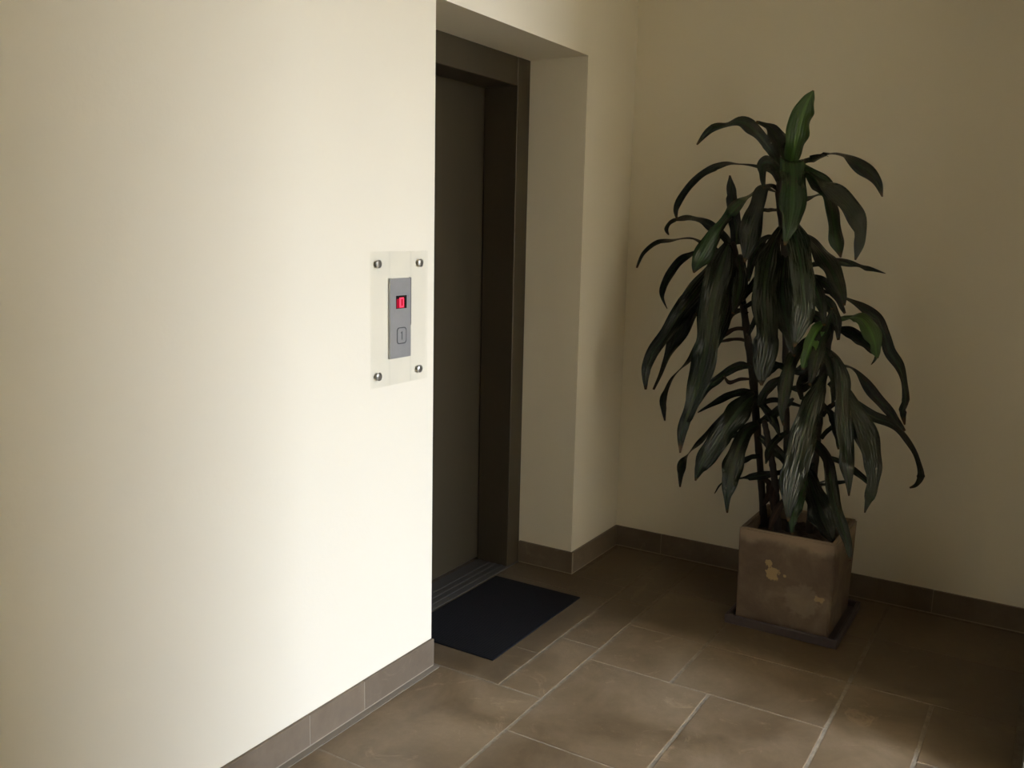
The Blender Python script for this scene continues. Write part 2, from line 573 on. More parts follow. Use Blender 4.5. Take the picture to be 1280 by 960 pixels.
# ------------------------------------------------------------------ planter, saucer and plant
def terracotta():
    t = NT('weathered painted terracotta')
    p = t.pos()
    big = t.noise(5.5, 6, 0.62, p, 0.5)
    fine = t.noise(45, 6, 0.7, p)
    c = t.ramp(big, [(0.34, (0.110, 0.074, 0.050)), (0.50, (0.150, 0.104, 0.068)), (0.68, (0.230, 0.172, 0.112))])
    c = t.mix(t.math('MULTIPLY', fine, 0.4), c, (0.085, 0.058, 0.040))
    # paler bare band under the rim
    sep = t.n('ShaderNodeSeparateXYZ')
    t.l(p, sep.inputs[0])
    z = t.math('ADD', sep.outputs[2], t.math('MULTIPLY', t.math('SUBTRACT', t.noise(9, 4, 0.6, p), 0.5), 0.12))
    mr = t.n('ShaderNodeMapRange', interpolation_type='SMOOTHSTEP')
    t.l(z, mr.inputs['Value'])
    mr.inputs['From Min'].default_value = 0.325
    mr.inputs['From Max'].default_value = 0.365
    c = t.mix(t.math('MULTIPLY', mr.outputs[0], 0.6), c, (0.33, 0.245, 0.165))
    # chips where the ochre body shows

    def chip(cx, cz, r, pw):
        d = t.n('ShaderNodeVectorMath', operation='DISTANCE')
        cb = t.n('ShaderNodeCombineXYZ')
        t.l(sep.outputs[1], cb.inputs[1])
        t.l(sep.outputs[2], cb.inputs[2])
        t.l(cb.outputs[0], d.inputs[0])
        d.inputs[1].default_value = (0, cx, cz)
        v = t.math('ADD', d.outputs['Value'], t.math('MULTIPLY', t.math('SUBTRACT', t.noise(38, 3, 0.6, p), 0.5), pw))
        m = t.n('ShaderNodeMapRange', interpolation_type='SMOOTHSTEP')
        t.l(v, m.inputs['Value'])
        m.inputs['From Min'].default_value = r
        m.inputs['From Max'].default_value = r * 0.7
        return m.outputs[0]
    f = t.math('MAXIMUM', chip(-0.905, 0.225, 0.026, 0.075), t.math('MAXIMUM', chip(-0.892, 0.262, 0.016, 0.06), t.math('MAXIMUM', chip(-1.083, 0.158, 0.014, 0.05), chip(-0.952, 0.226, 0.008, 0.02))))
    c = t.mix(t.math('MULTIPLY', f, 0.72), c, (0.42, 0.29, 0.13))
    g = chip(-1.02, 0.14, 0.075, 0.10)
    c = t.mix(t.math('MULTIPLY', g, 0.35), c, (0.27, 0.21, 0.14))
    t.set(Base_Color=c, Roughness=0.85)
    t.bump(t.math('ADD', big, t.math('MULTIPLY', fine, 0.6)), 0.5, 0.006)
    return t.m


MAT_POT = terracotta()
MAT_SAUCER = plain('dark plum glazed clay', (0.060, 0.046, 0.046), 0.5)
MAT_SOIL = plain('dry potting soil', (0.045, 0.030, 0.018), 0.95)

sb = bmesh.new()
sx0, sx1, sy0, sy1 = -0.578, -0.140, -1.168, -0.742
add_box(sb, (sx0, sy0, 0.0005), (sx1, sy1, 0.012), 0.003)
for lo, hi in (((sx0, sy0), (sx0 + 0.014, sy1)), ((sx1 - 0.014, sy0), (sx1, sy1)), ((sx0 + 0.014, sy0), (sx1 - 0.014, sy0 + 0.014)), ((sx0 + 0.014, sy1 - 0.014), (sx1 - 0.014, sy1))):
    add_box(sb, (lo[0], lo[1], 0.006), (hi[0], hi[1], 0.036), 0.003)
sc = obj('plant_saucer', sb, MAT_SAUCER, None, ((sx0 + sx1) / 2, (sy0 + sy1) / 2, 0.0))
tag(sc, 'low dark square clay saucer on the floor under the planter', 'saucer')

plant = tag(empty('potted_dracaena', (-0.355, -0.95, 0.0125)),
            'tall potted dracaena with drooping dark green leaves in a square weathered clay planter', 'potted plant')
GO = plant.location
qx0, qx1, qy0, qy1, qz0, qz1 = -0.540, -0.170, -1.132, -0.766, 0.0128, 0.388
pb = bmesh.new()
tw = 0.022
TP = 0.006      # the box narrows a touch towards its foot


def ringv(bm, x0, x1, y0, y1, z):
    return [bm.verts.new(v) for v in ((x0, y0, z), (x1, y0, z), (x1, y1, z), (x0, y1, z))]


r0 = ringv(pb, qx0 + TP, qx1 - TP, qy0 + TP, qy1 - TP, qz0)
r1 = ringv(pb, qx0, qx1, qy0, qy1, qz1)
r2 = ringv(pb, qx0 + tw, qx1 - tw, qy0 + tw, qy1 - tw, qz1)
r3 = ringv(pb, qx0 + tw, qx1 - tw, qy0 + tw, qy1 - tw, 0.28)
for a, b in ((r0, r1), (r1, r2), (r2, r3)):
    for k in range(4):
        pb.faces.new((a[k], a[(k + 1) % 4], b[(k + 1) % 4], b[k]))
pb.faces.new(r0)
pb.faces.new(r3)
bmesh.ops.recalc_face_normals(pb, faces=pb.faces)
bmesh.ops.bevel(pb, geom=[e for e in pb.edges if e.calc_face_angle(0) > 0.5], offset=0.006, segments=2, affect='EDGES')
obj('planter', pb, MAT_POT, plant, GO)
so = bmesh.new()
N = 16
grid = [[so.verts.new((qx0 + tw + (qx1 - qx0 - 2 * tw) * i / N, qy0 + tw + (qy1 - qy0 - 2 * tw) * j / N,
                       0.338 + random.uniform(-0.006, 0.006) + (0.012 if 3 < i < 13 and 3 < j < 13 else 0))) for j in range(N + 1)] for i in range(N + 1)]
for i in range(N):
    for j in range(N):
        so.faces.new((grid[i][j], grid[i + 1][j], grid[i + 1][j + 1], grid[i][j + 1]))
obj('soil', so, MAT_SOIL, plant, GO)


def leaf_mat(name, dark, light, rough, spec=0.5):
    t = NT(name)
    uv = t.n('ShaderNodeUVMap').outputs[0]
    sep = t.n('ShaderNodeSeparateXYZ')
    t.l(uv, sep.inputs[0])
    info = t.n('ShaderNodeObjectInfo')
    p = t.pos()
    n1 = t.noise(9, 4, 0.6, p)
    c = t.mix(n1, dark, light)
    # the midrib is paler
    rib = t.n('ShaderNodeMapRange', interpolation_type='SMOOTHSTEP')
    t.l(t.math('ABSOLUTE', t.math('SUBTRACT', sep.outputs[0], 0.5)), rib.inputs['Value'])
    rib.inputs['From Min'].default_value = 0.13
    rib.inputs['From Max'].default_value = 0.02
    c = t.mix(t.math('MULTIPLY', rib.outputs[0], 0.6), c, tuple(v * 1.9 for v in light))
    # brown dry tip
    mr = t.n('ShaderNodeMapRange', interpolation_type='SMOOTHSTEP')
    t.l(t.math('ADD', sep.outputs[1], t.math('MULTIPLY', n1, 0.05)), mr.inputs['Value'])
    mr.inputs['From Min'].default_value = 0.955
    mr.inputs['From Max'].default_value = 1.02
    c = t.mix(mr.outputs[0], c, (0.07, 0.035, 0.012))
    shade = t.math('ADD', t.math('MULTIPLY', info.outputs['Random'], 0.5), 0.75)
    cb = t.n('ShaderNodeCombineColor')
    for k in range(3):
        t.l(shade, cb.inputs[k])
    c = t.mix(1.0, c, cb.outputs[0], 'MULTIPLY')
    t.set(Base_Color=c, Roughness=rough)
    t.b.inputs['Specular IOR Level'].default_value = spec
    # fine veins running along the blade
    w = t.n('ShaderNodeTexWave', wave_type='BANDS', bands_direction='X')
    w.inputs['Scale'].default_value = 2.6
    w.inputs['Distortion'].default_value = 0.6
    w.inputs['Detail'].default_value = 1
    t.l(uv, w.inputs['Vector'])
    t.bump(w.outputs['Fac'], 0.35, 0.002)
    return t.m


LEAF = {
    'dark': leaf_mat('dark green leaf', (0.0045, 0.0085, 0.0038), (0.0085, 0.016, 0.0068), 0.27, 0.38),
    'green': leaf_mat('mid green leaf', (0.009, 0.026, 0.007), (0.017, 0.042, 0.012), 0.25, 0.45),
    'bright': leaf_mat('fresh green leaf', (0.018, 0.048, 0.008), (0.042, 0.085, 0.018), 0.32),
    'silver': leaf_mat('glossy dark leaf', (0.006, 0.013, 0.006), (0.011, 0.021, 0.010), 0.17, 0.65),
    'lime': leaf_mat('young green leaf', (0.022, 0.062, 0.008), (0.042, 0.100, 0.018), 0.34),
    'brown': leaf_mat('dry brown leaf', (0.022, 0.012, 0.008), (0.045, 0.024, 0.014), 0.8),
}
MAT_STEM = plain('brown green cane', (0.018, 0.013, 0.008), 0.7)


def catmull(P, t):
    n = len(P) - 1
    x = min(max(t * n, 0), n - 1e-6)
    i = int(x)
    f = x - i
    g = lambda k: P[min(max(k, 0), n)]
    a, b, c, d = g(i - 1), g(i), g(i + 1), g(i + 2)
    return tuple(0.5 * (2 * b[k] + (c[k] - a[k]) * f + (2 * a[k] - 5 * b[k] + 4 * c[k] - d[k]) * f * f + (3 * b[k] - a[k] - 3 * c[k] + d[k]) * f ** 3) for k in range(len(b)))


LEAVES = [
    ('bright', [(-0.36, -0.813, 1.75, 0.0241, 0.0), (-0.39, -0.833, 1.817, 0.0655, 0.0), (-0.412, -0.849, 1.881, 0.0941, 0.0), (-0.43, -0.866, 1.949, 0.0728, 0.0), (-0.438, -0.887, 1.997, 0.0404, 0.0), (-0.44, -0.899, 2.021, 0.0058, 0.0)]),
    ('dark', [(-0.36, -0.779, 1.751, 0.0212, 0.0), (-0.395, -0.755, 1.807, 0.0301, 0.0), (-0.422, -0.726, 1.852, 0.0419, 0.0), (-0.445, -0.691, 1.892, 0.0508, 0.0), (-0.464, -0.647, 1.918, 0.0432, 34.0), (-0.48, -0.598, 1.906, 0.036, 41.0), (-0.493, -0.541, 1.893, 0.0272, 0.0), (-0.5, -0.493, 1.838, 0.0061, 0.0)]),
    ('dark', [(-0.36, -0.795, 1.742, 0.0303, 0.0), (-0.324, -0.768, 1.813, 0.0672, 0.0), (-0.302, -0.743, 1.866, 0.0738, 0.0), (-0.287, -0.705, 1.914, 0.0393, 19.0), (-0.28, -0.648, 1.941, 0.0062, 0.0)]),
    ('dark', [(-0.36, -0.781, 1.691, 0.0182, 0.0), (-0.349, -0.744, 1.743, 0.0183, 0.0), (-0.34, -0.687, 1.762, 0.0215, 44.0), (-0.33, -0.611, 1.774, 0.0289, 57.0), (-0.321, -0.543, 1.775, 0.0289, 49.0), (-0.313, -0.466, 1.749, 0.0289, 39.0), (-0.307, -0.406, 1.703, 0.0292, 0.0), (-0.302, -0.363, 1.646, 0.0295, 0.0), (-0.301, -0.344, 1.601, 0.0198, 0.0), (-0.3, -0.349, 1.562, 0.0066, 0.0)]),
    ('dark', [(-0.36, -0.789, 1.703, 0.0243, 0.0), (-0.407, -0.774, 1.753, 0.042, 0.0), (-0.431, -0.75, 1.773, 0.0448, 0.0), (-0.444, -0.733, 1.763, 0.0418, 0.0), (-0.461, -0.741, 1.721, 0.0268, 0.0), (-0.47, -0.753, 1.674, 0.0059, 0.0)]),
    ('dark', [(-0.36, -0.816, 1.744, 0.0181, 0.0), (-0.37, -0.846, 1.772, 0.0216, 34.0), (-0.379, -0.889, 1.78, 0.0311, 62.0), (-0.387, -0.93, 1.792, 0.0409, 64.0), (-0.393, -0.959, 1.8, 0.0436, 62.0), (-0.4, -1.001, 1.793, 0.0436, 53.0), (-0.408, -1.054, 1.768, 0.0459, 0.0), (-0.414, -1.102, 1.734, 0.0512, 0.0), (-0.418, -1.141, 1.691, 0.0312, 0.0), (-0.42, -1.161, 1.647, 0.0057, 0.0)]),
    ('green', [(-0.38, -0.809, 1.749, 0.036, 0.0), (-0.413, -0.828, 1.775, 0.0771, 0.0), (-0.451, -0.849, 1.735, 0.091, 0.0), (-0.508, -0.869, 1.666, 0.0955, 0.0), (-0.555, -0.884, 1.596, 0.0812, 9.0), (-0.587, -0.885, 1.531, 0.0541, 0.0), (-0.6, -0.879, 1.469, 0.0085, 0.0)]),
    ('green', [(-0.37, -0.83, 1.755, 0.024, 0.0), (-0.39, -0.867, 1.756, 0.0356, 0.0), (-0.422, -0.921, 1.716, 0.0585, 0.0), (-0.453, -0.972, 1.668, 0.0693, 0.0), (-0.475, -0.997, 1.619, 0.0589, 34.0), (-0.499, -1.019, 1.549, 0.0513, 0.0), (-0.514, -1.038, 1.487, 0.0511, 0.0), (-0.52, -1.057, 1.432, 0.0057, 0.0)]),
    ('silver', [(-0.37, -0.835, 1.761, 0.024, 0.0), (-0.417, -0.902, 1.733, 0.0343, 31.0), (-0.469, -0.969, 1.684, 0.0552, 21.0), (-0.515, -1.037, 1.64, 0.0676, 0.0), (-0.552, -1.091, 1.59, 0.072, 0.0), (-0.579, -1.123, 1.527, 0.0494, 0.0), (-0.593, -1.129, 1.481, 0.0329, 0.0), (-0.6, -1.122, 1.427, 0.0055, 0.0)]),
    ('dark', [(-0.36, -0.802, 1.602, 0.0122, 0.0), (-0.33, -0.838, 1.627, 0.018, 47.0), (-0.302, -0.88, 1.646, 0.0285, 65.0), (-0.28, -0.921, 1.662, 0.0289, 58.0), (-0.263, -0.965, 1.654, 0.0283, 50.0), (-0.246, -1.012, 1.607, 0.0127, 17.0), (-0.24, -1.027, 1.553, 0.003, 0.0)]),
    ('dark', [(-0.36, -0.782, 1.673, 0.0193, 38.0), (-0.389, -0.753, 1.687, 0.0361, 48.0), (-0.412, -0.73, 1.671, 0.0505, 53.0), (-0.45, -0.724, 1.61, 0.0688, 29.0), (-0.488, -0.719, 1.536, 0.0809, 0.0), (-0.51, -0.718, 1.47, 0.0658, 0.0), (-0.52, -0.714, 1.402, 0.006, 0.0)]),
    ('green', [(-0.36, -0.767, 1.668, 0.0171, 44.0), (-0.376, -0.725, 1.679, 0.0305, 60.0), (-0.393, -0.686, 1.654, 0.0452, 70.0), (-0.41, -0.644, 1.617, 0.0611, 69.0), (-0.43, -0.597, 1.556, 0.0611, 49.0), (-0.446, -0.559, 1.488, 0.0684, 0.0), (-0.455, -0.527, 1.425, 0.0719, 0.0), (-0.459, -0.505, 1.381, 0.0439, 0.0), (-0.46, -0.494, 1.352, 0.0063, 0.0)]),
    ('dark', [(-0.36, -0.796, 1.602, 0.0122, 0.0), (-0.332, -0.746, 1.599, 0.0182, 32.0), (-0.313, -0.703, 1.597, 0.0187, 0.0), (-0.3, -0.657, 1.559, 0.0158, 0.0)]),
    ('dark', [(-0.33, -0.618, 1.465, 0.0444, 0.0), (-0.341, -0.614, 1.53, 0.0505, 0.0), (-0.351, -0.6, 1.601, 0.0429, 18.0), (-0.357, -0.591, 1.668, 0.0407, 0.0), (-0.36, -0.582, 1.732, 0.0062, 0.0)]),
    ('dark', [(-0.33, -0.589, 1.464, 0.0255, 0.0), (-0.308, -0.543, 1.507, 0.0354, 0.0), (-0.291, -0.492, 1.535, 0.0422, 0.0), (-0.279, -0.445, 1.557, 0.0359, 24.0), (-0.266, -0.385, 1.566, 0.0359, 56.0), (-0.257, -0.329, 1.559, 0.0228, 54.0), (-0.253, -0.3, 1.546, 0.0168, 0.0), (-0.251, -0.286, 1.519, 0.0169, 0.0), (-0.25, -0.298, 1.496, 0.0034, 0.0)]),
    ('dark', [(-0.33, -0.58, 1.403, 0.016, 0.0), (-0.307, -0.527, 1.44, 0.0194, 0.0), (-0.286, -0.467, 1.467, 0.0245, 21.0), (-0.268, -0.401, 1.482, 0.0289, 63.0), (-0.248, -0.312, 1.476, 0.0289, 62.0), (-0.234, -0.235, 1.461, 0.0222, 40.0), (-0.224, -0.174, 1.415, 0.0173, 0.0), (-0.22, -0.145, 1.352, 0.007, 0.0)]),
    ('dark', [(-0.33, -0.536, 1.418, 0.0193, 0.0), (-0.31, -0.478, 1.429, 0.0195, 0.0), (-0.294, -0.425, 1.423, 0.0267, 52.0), (-0.276, -0.364, 1.392, 0.0316, 18.0), (-0.259, -0.314, 1.333, 0.0372, 0.0), (-0.248, -0.284, 1.273, 0.0307, 0.0), (-0.243, -0.28, 1.232, 0.0137, 0.0), (-0.24, -0.303, 1.185, 0.0034, 0.0)]),
    ('dark', [(-0.34, -0.565, 1.425, 0.0319, 0.0), (-0.363, -0.534, 1.361, 0.064, 0.0), (-0.389, -0.492, 1.283, 0.0803, 0.0), (-0.416, -0.433, 1.191, 0.0743, 0.0), (-0.438, -0.381, 1.092, 0.0663, 11.0), (-0.45, -0.331, 1.016, 0.0459, 0.0), (-0.457, -0.31, 0.939, 0.0362, 0.0), (-0.46, -0.315, 0.866, 0.0099, 0.0)]),
    ('dark', [(-0.34, -0.546, 1.371, 0.0321, 0.0), (-0.327, -0.487, 1.271, 0.0652, 0.0), (-0.317, -0.43, 1.175, 0.0728, 0.0), (-0.31, -0.383, 1.087, 0.0703, 0.0), (-0.305, -0.353, 1.017, 0.05, 19.0), (-0.302, -0.321, 0.928, 0.0247, 46.0), (-0.3, -0.284, 0.84, 0.0103, 0.0)]),
    ('dark', [(-0.34, -0.564, 1.179, 0.0258, 0.0), (-0.302, -0.495, 1.089, 0.033, 0.0), (-0.269, -0.433, 0.986, 0.0289, 46.0), (-0.247, -0.365, 0.912, 0.0289, 54.0), (-0.233, -0.319, 0.842, 0.0206, 32.0), (-0.225, -0.301, 0.779, 0.0315, 0.0), (-0.22, -0.311, 0.693, 0.007, 0.0)]),
    ('dark', [(-0.34, -0.586, 1.467, 0.0381, 0.0), (-0.382, -0.578, 1.389, 0.0948, 0.0), (-0.427, -0.574, 1.296, 0.1069, 0.0), (-0.47, -0.575, 1.198, 0.1063, 0.0), (-0.508, -0.582, 1.098, 0.0933, 0.0), (-0.534, -0.583, 1.022, 0.0908, 27.0), (-0.56, -0.572, 0.93, 0.0784, 30.0), (-0.582, -0.553, 0.831, 0.0497, 0.0), (-0.594, -0.533, 0.747, 0.0437, 0.0), (-0.6, -0.531, 0.658, 0.0063, 0.0)]),
    ('dark', [(-0.34, -0.616, 1.405, 0.0317, 0.0), (-0.371, -0.618, 1.327, 0.0632, 0.0), (-0.397, -0.612, 1.249, 0.0726, 0.0), (-0.419, -0.605, 1.165, 0.0694, 0.0), (-0.435, -0.587, 1.076, 0.0443, 0.0), (-0.44, -0.57, 1.005, 0.0095, 0.0)]),
    ('dark', [(-0.33, -0.624, 1.427, 0.0317, 0.0), (-0.378, -0.657, 1.345, 0.0627, 0.0), (-0.41, -0.66, 1.262, 0.0437, 0.0), (-0.42, -0.648, 1.199, 0.0094, 0.0)]),
    ('brown', [(-0.34, -0.682, 1.133, 0.0127, 0.0), (-0.349, -0.643, 1.134, 0.016, 0.0), (-0.357, -0.601, 1.108, 0.0193, 0.0), (-0.36, -0.571, 1.068, 0.0097, 0.0)]),
    ('brown', [(-0.34, -0.695, 1.082, 0.0096, 0.0), (-0.322, -0.653, 1.09, 0.0129, 0.0), (-0.306, -0.599, 1.081, 0.013, 0.0), (-0.3, -0.557, 1.067, 0.0066, 0.0)]),
    ('dark', [(-0.34, -0.684, 1.197, 0.0127, 0.0), (-0.312, -0.642, 1.205, 0.0167, 16.0), (-0.286, -0.599, 1.178, 0.0228, 0.0), (-0.27, -0.571, 1.125, 0.0099, 0.0)]),
    ('dark', [(-0.34, -0.715, 0.985, 0.016, 0.0), (-0.355, -0.674, 0.989, 0.032, 0.0), (-0.369, -0.634, 0.967, 0.0353, 0.0), (-0.382, -0.597, 0.932, 0.0322, 0.0), (-0.393, -0.554, 0.887, 0.0291, 0.0), (-0.4, -0.52, 0.811, 0.0065, 0.0)]),
    ('brown', [(-0.34, -0.711, 0.936, 0.0096, 0.0), (-0.371, -0.679, 0.936, 0.0136, 20.0), (-0.393, -0.644, 0.922, 0.016, 0.0), (-0.4, -0.622, 0.947, 0.0064, 0.0)]),
    ('dark', [(-0.34, -0.735, 0.873, 0.0256, 0.0), (-0.358, -0.694, 0.884, 0.032, 0.0), (-0.376, -0.642, 0.868, 0.0289, 0.0), (-0.391, -0.593, 0.835, 0.0238, 18.0), (-0.398, -0.553, 0.808, 0.013, 0.0), (-0.4, -0.522, 0.785, 0.0033, 0.0)]),
    ('dark', [(-0.35, -0.738, 0.882, 0.0319, 0.0), (-0.412, -0.708, 0.836, 0.0822, 0.0), (-0.488, -0.673, 0.76, 0.0877, 0.0), (-0.538, -0.643, 0.688, 0.0842, 0.0), (-0.569, -0.613, 0.619, 0.0562, 0.0), (-0.58, -0.592, 0.551, 0.0063, 0.0)]),
    ('dark', [(-0.34, -0.635, 0.802, 0.0163, 0.0), (-0.327, -0.577, 0.733, 0.0235, 10.0), (-0.316, -0.519, 0.654, 0.0319, 51.0), (-0.308, -0.464, 0.59, 0.0318, 58.0), (-0.304, -0.433, 0.535, 0.0375, 0.0), (-0.301, -0.428, 0.491, 0.0274, 0.0), (-0.3, -0.427, 0.431, 0.0069, 0.0)]),
    ('dark', [(-0.35, -0.759, 0.76, 0.0256, 0.0), (-0.394, -0.729, 0.738, 0.0509, 0.0), (-0.454, -0.716, 0.676, 0.0665, 6.0), (-0.499, -0.712, 0.614, 0.0782, 0.0), (-0.53, -0.713, 0.556, 0.0654, 0.0), (-0.551, -0.714, 0.497, 0.0311, 0.0), (-0.56, -0.721, 0.439, 0.0062, 0.0)]),
    ('dark', [(-0.35, -0.75, 0.743, 0.0128, 0.0), (-0.355, -0.698, 0.72, 0.0187, 30.0), (-0.359, -0.648, 0.694, 0.0195, 0.0), (-0.36, -0.61, 0.669, 0.0098, 0.0)]),
    ('dark', [(-0.35, -0.867, 0.58, 0.019, 0.0), (-0.353, -0.812, 0.562, 0.0288, 0.0), (-0.356, -0.749, 0.542, 0.0289, 27.0), (-0.358, -0.686, 0.519, 0.0274, 54.0), (-0.359, -0.63, 0.496, 0.0133, 42.0), (-0.36, -0.6, 0.447, 0.0033, 0.0)]),
    ('dark', [(-0.38, -0.801, 1.533, 0.0243, 0.0), (-0.414, -0.789, 1.481, 0.0545, 0.0), (-0.454, -0.784, 1.413, 0.0843, 0.0), (-0.494, -0.786, 1.333, 0.0897, 0.0), (-0.532, -0.8, 1.247, 0.095, 0.0), (-0.563, -0.821, 1.161, 0.0944, 0.0), (-0.583, -0.832, 1.087, 0.0823, 0.0), (-0.596, -0.826, 1.016, 0.0648, 0.0), (-0.6, -0.831, 0.958, 0.0088, 0.0)]),
    ('silver', [(-0.38, -0.819, 1.613, 0.0242, 0.0), (-0.438, -0.857, 1.547, 0.0534, 0.0), (-0.496, -0.894, 1.475, 0.0817, 0.0), (-0.555, -0.93, 1.391, 0.089, 0.0), (-0.603, -0.956, 1.309, 0.0822, 0.0), (-0.633, -0.969, 1.24, 0.0733, 0.0), (-0.652, -0.962, 1.179, 0.0507, 0.0), (-0.66, -0.954, 1.117, 0.0056, 0.0)]),
    ('dark', [(-0.37, -0.821, 1.428, 0.0244, 0.0), (-0.418, -0.831, 1.339, 0.0726, 0.0), (-0.456, -0.85, 1.251, 0.0841, 0.0), (-0.48, -0.877, 1.18, 0.0835, 0.0), (-0.495, -0.9, 1.114, 0.0475, 0.0), (-0.5, -0.917, 1.062, 0.0059, 0.0)]),
    ('dark', [(-0.36, -0.844, 1.525, 0.0187, 13.0), (-0.391, -0.895, 1.502, 0.0388, 40.0), (-0.429, -0.954, 1.456, 0.0667, 14.0), (-0.462, -1.006, 1.4, 0.0784, 0.0), (-0.485, -1.043, 1.345, 0.0576, 0.0), (-0.497, -1.069, 1.296, 0.0315, 0.0), (-0.5, -1.081, 1.262, 0.0057, 0.0)]),
    ('dark', [(-0.35, -0.905, 1.394, 0.0182, 0.0), (-0.304, -0.959, 1.407, 0.0274, 0.0), (-0.267, -1.015, 1.409, 0.0304, 0.0), (-0.241, -1.069, 1.395, 0.0259, 35.0), (-0.227, -1.114, 1.385, 0.0152, 0.0), (-0.22, -1.162, 1.372, 0.003, 0.0)]),
    ('dark', [(-0.35, -0.866, 1.353, 0.0184, 0.0), (-0.347, -0.919, 1.352, 0.0273, 0.0), (-0.343, -0.974, 1.328, 0.0362, 0.0), (-0.341, -1.018, 1.279, 0.0301, 0.0), (-0.34, -1.051, 1.221, 0.009, 0.0)]),
    ('dark', [(-0.34, -0.945, 1.305, 0.0152, 0.0), (-0.334, -1.004, 1.29, 0.0184, 35.0), (-0.328, -1.062, 1.269, 0.0264, 47.0), (-0.323, -1.115, 1.242, 0.034, 29.0), (-0.318, -1.165, 1.203, 0.0416, 0.0), (-0.313, -1.194, 1.145, 0.0445, 0.0), (-0.31, -1.215, 1.087, 0.0445, 0.0), (-0.306, -1.25, 1.036, 0.0445, 0.0), (-0.304, -1.274, 0.978, 0.0267, 0.0), (-0.301, -1.285, 0.913, 0.0267, 0.0), (-0.3, -1.278, 0.866, 0.0268, 0.0), (-0.3, -1.29, 0.819, 0.006, 0.0)]),
    ('lime', [(-0.33, -1.022, 1.194, 0.0167, 25.0), (-0.357, -1.073, 1.209, 0.0418, 60.0), (-0.378, -1.117, 1.207, 0.0595, 42.0), (-0.398, -1.154, 1.173, 0.07, 0.0), (-0.412, -1.177, 1.129, 0.0552, 0.0), (-0.418, -1.186, 1.096, 0.0319, 0.0), (-0.42, -1.194, 1.073, 0.0058, 0.0)]),
    ('dark', [(-0.33, -1.013, 1.163, 0.0182, 0.0), (-0.333, -1.061, 1.155, 0.0361, 0.0), (-0.336, -1.103, 1.137, 0.0509, 0.0), (-0.338, -1.143, 1.108, 0.0447, 0.0), (-0.339, -1.177, 1.075, 0.0197, 25.0), (-0.34, -1.16, 1.037, 0.003, 0.0)]),
    ('dark', [(-0.34, -0.995, 1.04, 0.0153, 0.0), (-0.324, -1.04, 1.024, 0.02, 41.0), (-0.31, -1.082, 1.014, 0.0291, 51.0), (-0.293, -1.129, 0.967, 0.0362, 22.0), (-0.278, -1.174, 0.912, 0.0425, 0.0), (-0.267, -1.223, 0.86, 0.0364, 0.0), (-0.262, -1.259, 0.818, 0.0272, 0.0), (-0.26, -1.287, 0.787, 0.0091, 0.0)]),
    ('dark', [(-0.34, -1.014, 0.955, 0.0183, 0.0), (-0.333, -1.063, 0.916, 0.0366, 0.0), (-0.326, -1.117, 0.875, 0.0455, 0.0), (-0.319, -1.176, 0.841, 0.0387, 31.0), (-0.314, -1.233, 0.823, 0.0387, 22.0), (-0.309, -1.28, 0.789, 0.0387, 39.0), (-0.305, -1.323, 0.733, 0.0301, 38.0), (-0.302, -1.35, 0.678, 0.0238, 0.0), (-0.301, -1.362, 0.634, 0.0268, 0.0), (-0.3, -1.351, 0.598, 0.0179, 0.0), (-0.3, -1.328, 0.582, 0.006, 0.0)]),
    ('lime', [(-0.36, -1.025, 1.202, 0.018, 0.0), (-0.393, -1.001, 1.191, 0.0299, 0.0), (-0.43, -0.977, 1.162, 0.0476, 0.0), (-0.465, -0.966, 1.117, 0.0533, 0.0), (-0.49, -0.958, 1.065, 0.0414, 0.0), (-0.5, -0.95, 1.017, 0.0089, 0.0)]),
    ('dark', [(-0.36, -0.945, 1.13, 0.0183, 0.0), (-0.402, -0.923, 1.095, 0.0394, 0.0), (-0.448, -0.899, 1.049, 0.0483, 0.0), (-0.487, -0.892, 0.992, 0.051, 0.0), (-0.519, -0.894, 0.929, 0.0507, 0.0), (-0.541, -0.895, 0.866, 0.0298, 0.0), (-0.55, -0.908, 0.809, 0.0059, 0.0)]),
    ('dark', [(-0.36, -0.982, 1.047, 0.0244, 0.0), (-0.375, -0.945, 1.02, 0.0397, 0.0), (-0.387, -0.908, 0.993, 0.0337, 25.0), (-0.396, -0.861, 1.002, 0.0246, 0.0), (-0.4, -0.812, 1.023, 0.0124, 0.0)]),
    ('dark', [(-0.36, -0.962, 1.07, 0.0244, 0.0), (-0.4, -0.991, 1.122, 0.042, 0.0), (-0.435, -1.017, 1.186, 0.0354, 0.0), (-0.45, -1.027, 1.247, 0.0117, 0.0)]),
    ('dark', [(-0.36, -0.924, 1.25, 0.0182, 0.0), (-0.372, -0.961, 1.277, 0.0391, 0.0), (-0.385, -1.007, 1.245, 0.0418, 0.0), (-0.396, -1.037, 1.185, 0.0357, 0.0), (-0.4, -1.048, 1.126, 0.0089, 0.0)]),
    ('silver', [(-0.36, -0.99, 1.084, 0.0243, 0.0), (-0.393, -1.044, 1.05, 0.0389, 0.0), (-0.431, -1.078, 0.983, 0.0532, 0.0), (-0.47, -1.095, 0.901, 0.0586, 0.0), (-0.507, -1.116, 0.805, 0.0669, 0.0), (-0.532, -1.137, 0.718, 0.0608, 0.0), (-0.545, -1.151, 0.645, 0.0318, 0.0), (-0.55, -1.16, 0.582, 0.0058, 0.0)]),
    ('silver', [(-0.35, -1.032, 0.977, 0.0243, 0.0), (-0.389, -1.091, 0.927, 0.0479, 0.0), (-0.43, -1.144, 0.855, 0.0707, 0.0), (-0.466, -1.191, 0.778, 0.0815, 0.0), (-0.489, -1.217, 0.712, 0.0694, 0.0), (-0.504, -1.228, 0.652, 0.0519, 0.0), (-0.515, -1.226, 0.591, 0.0375, 0.0), (-0.52, -1.214, 0.521, 0.0058, 0.0)]),
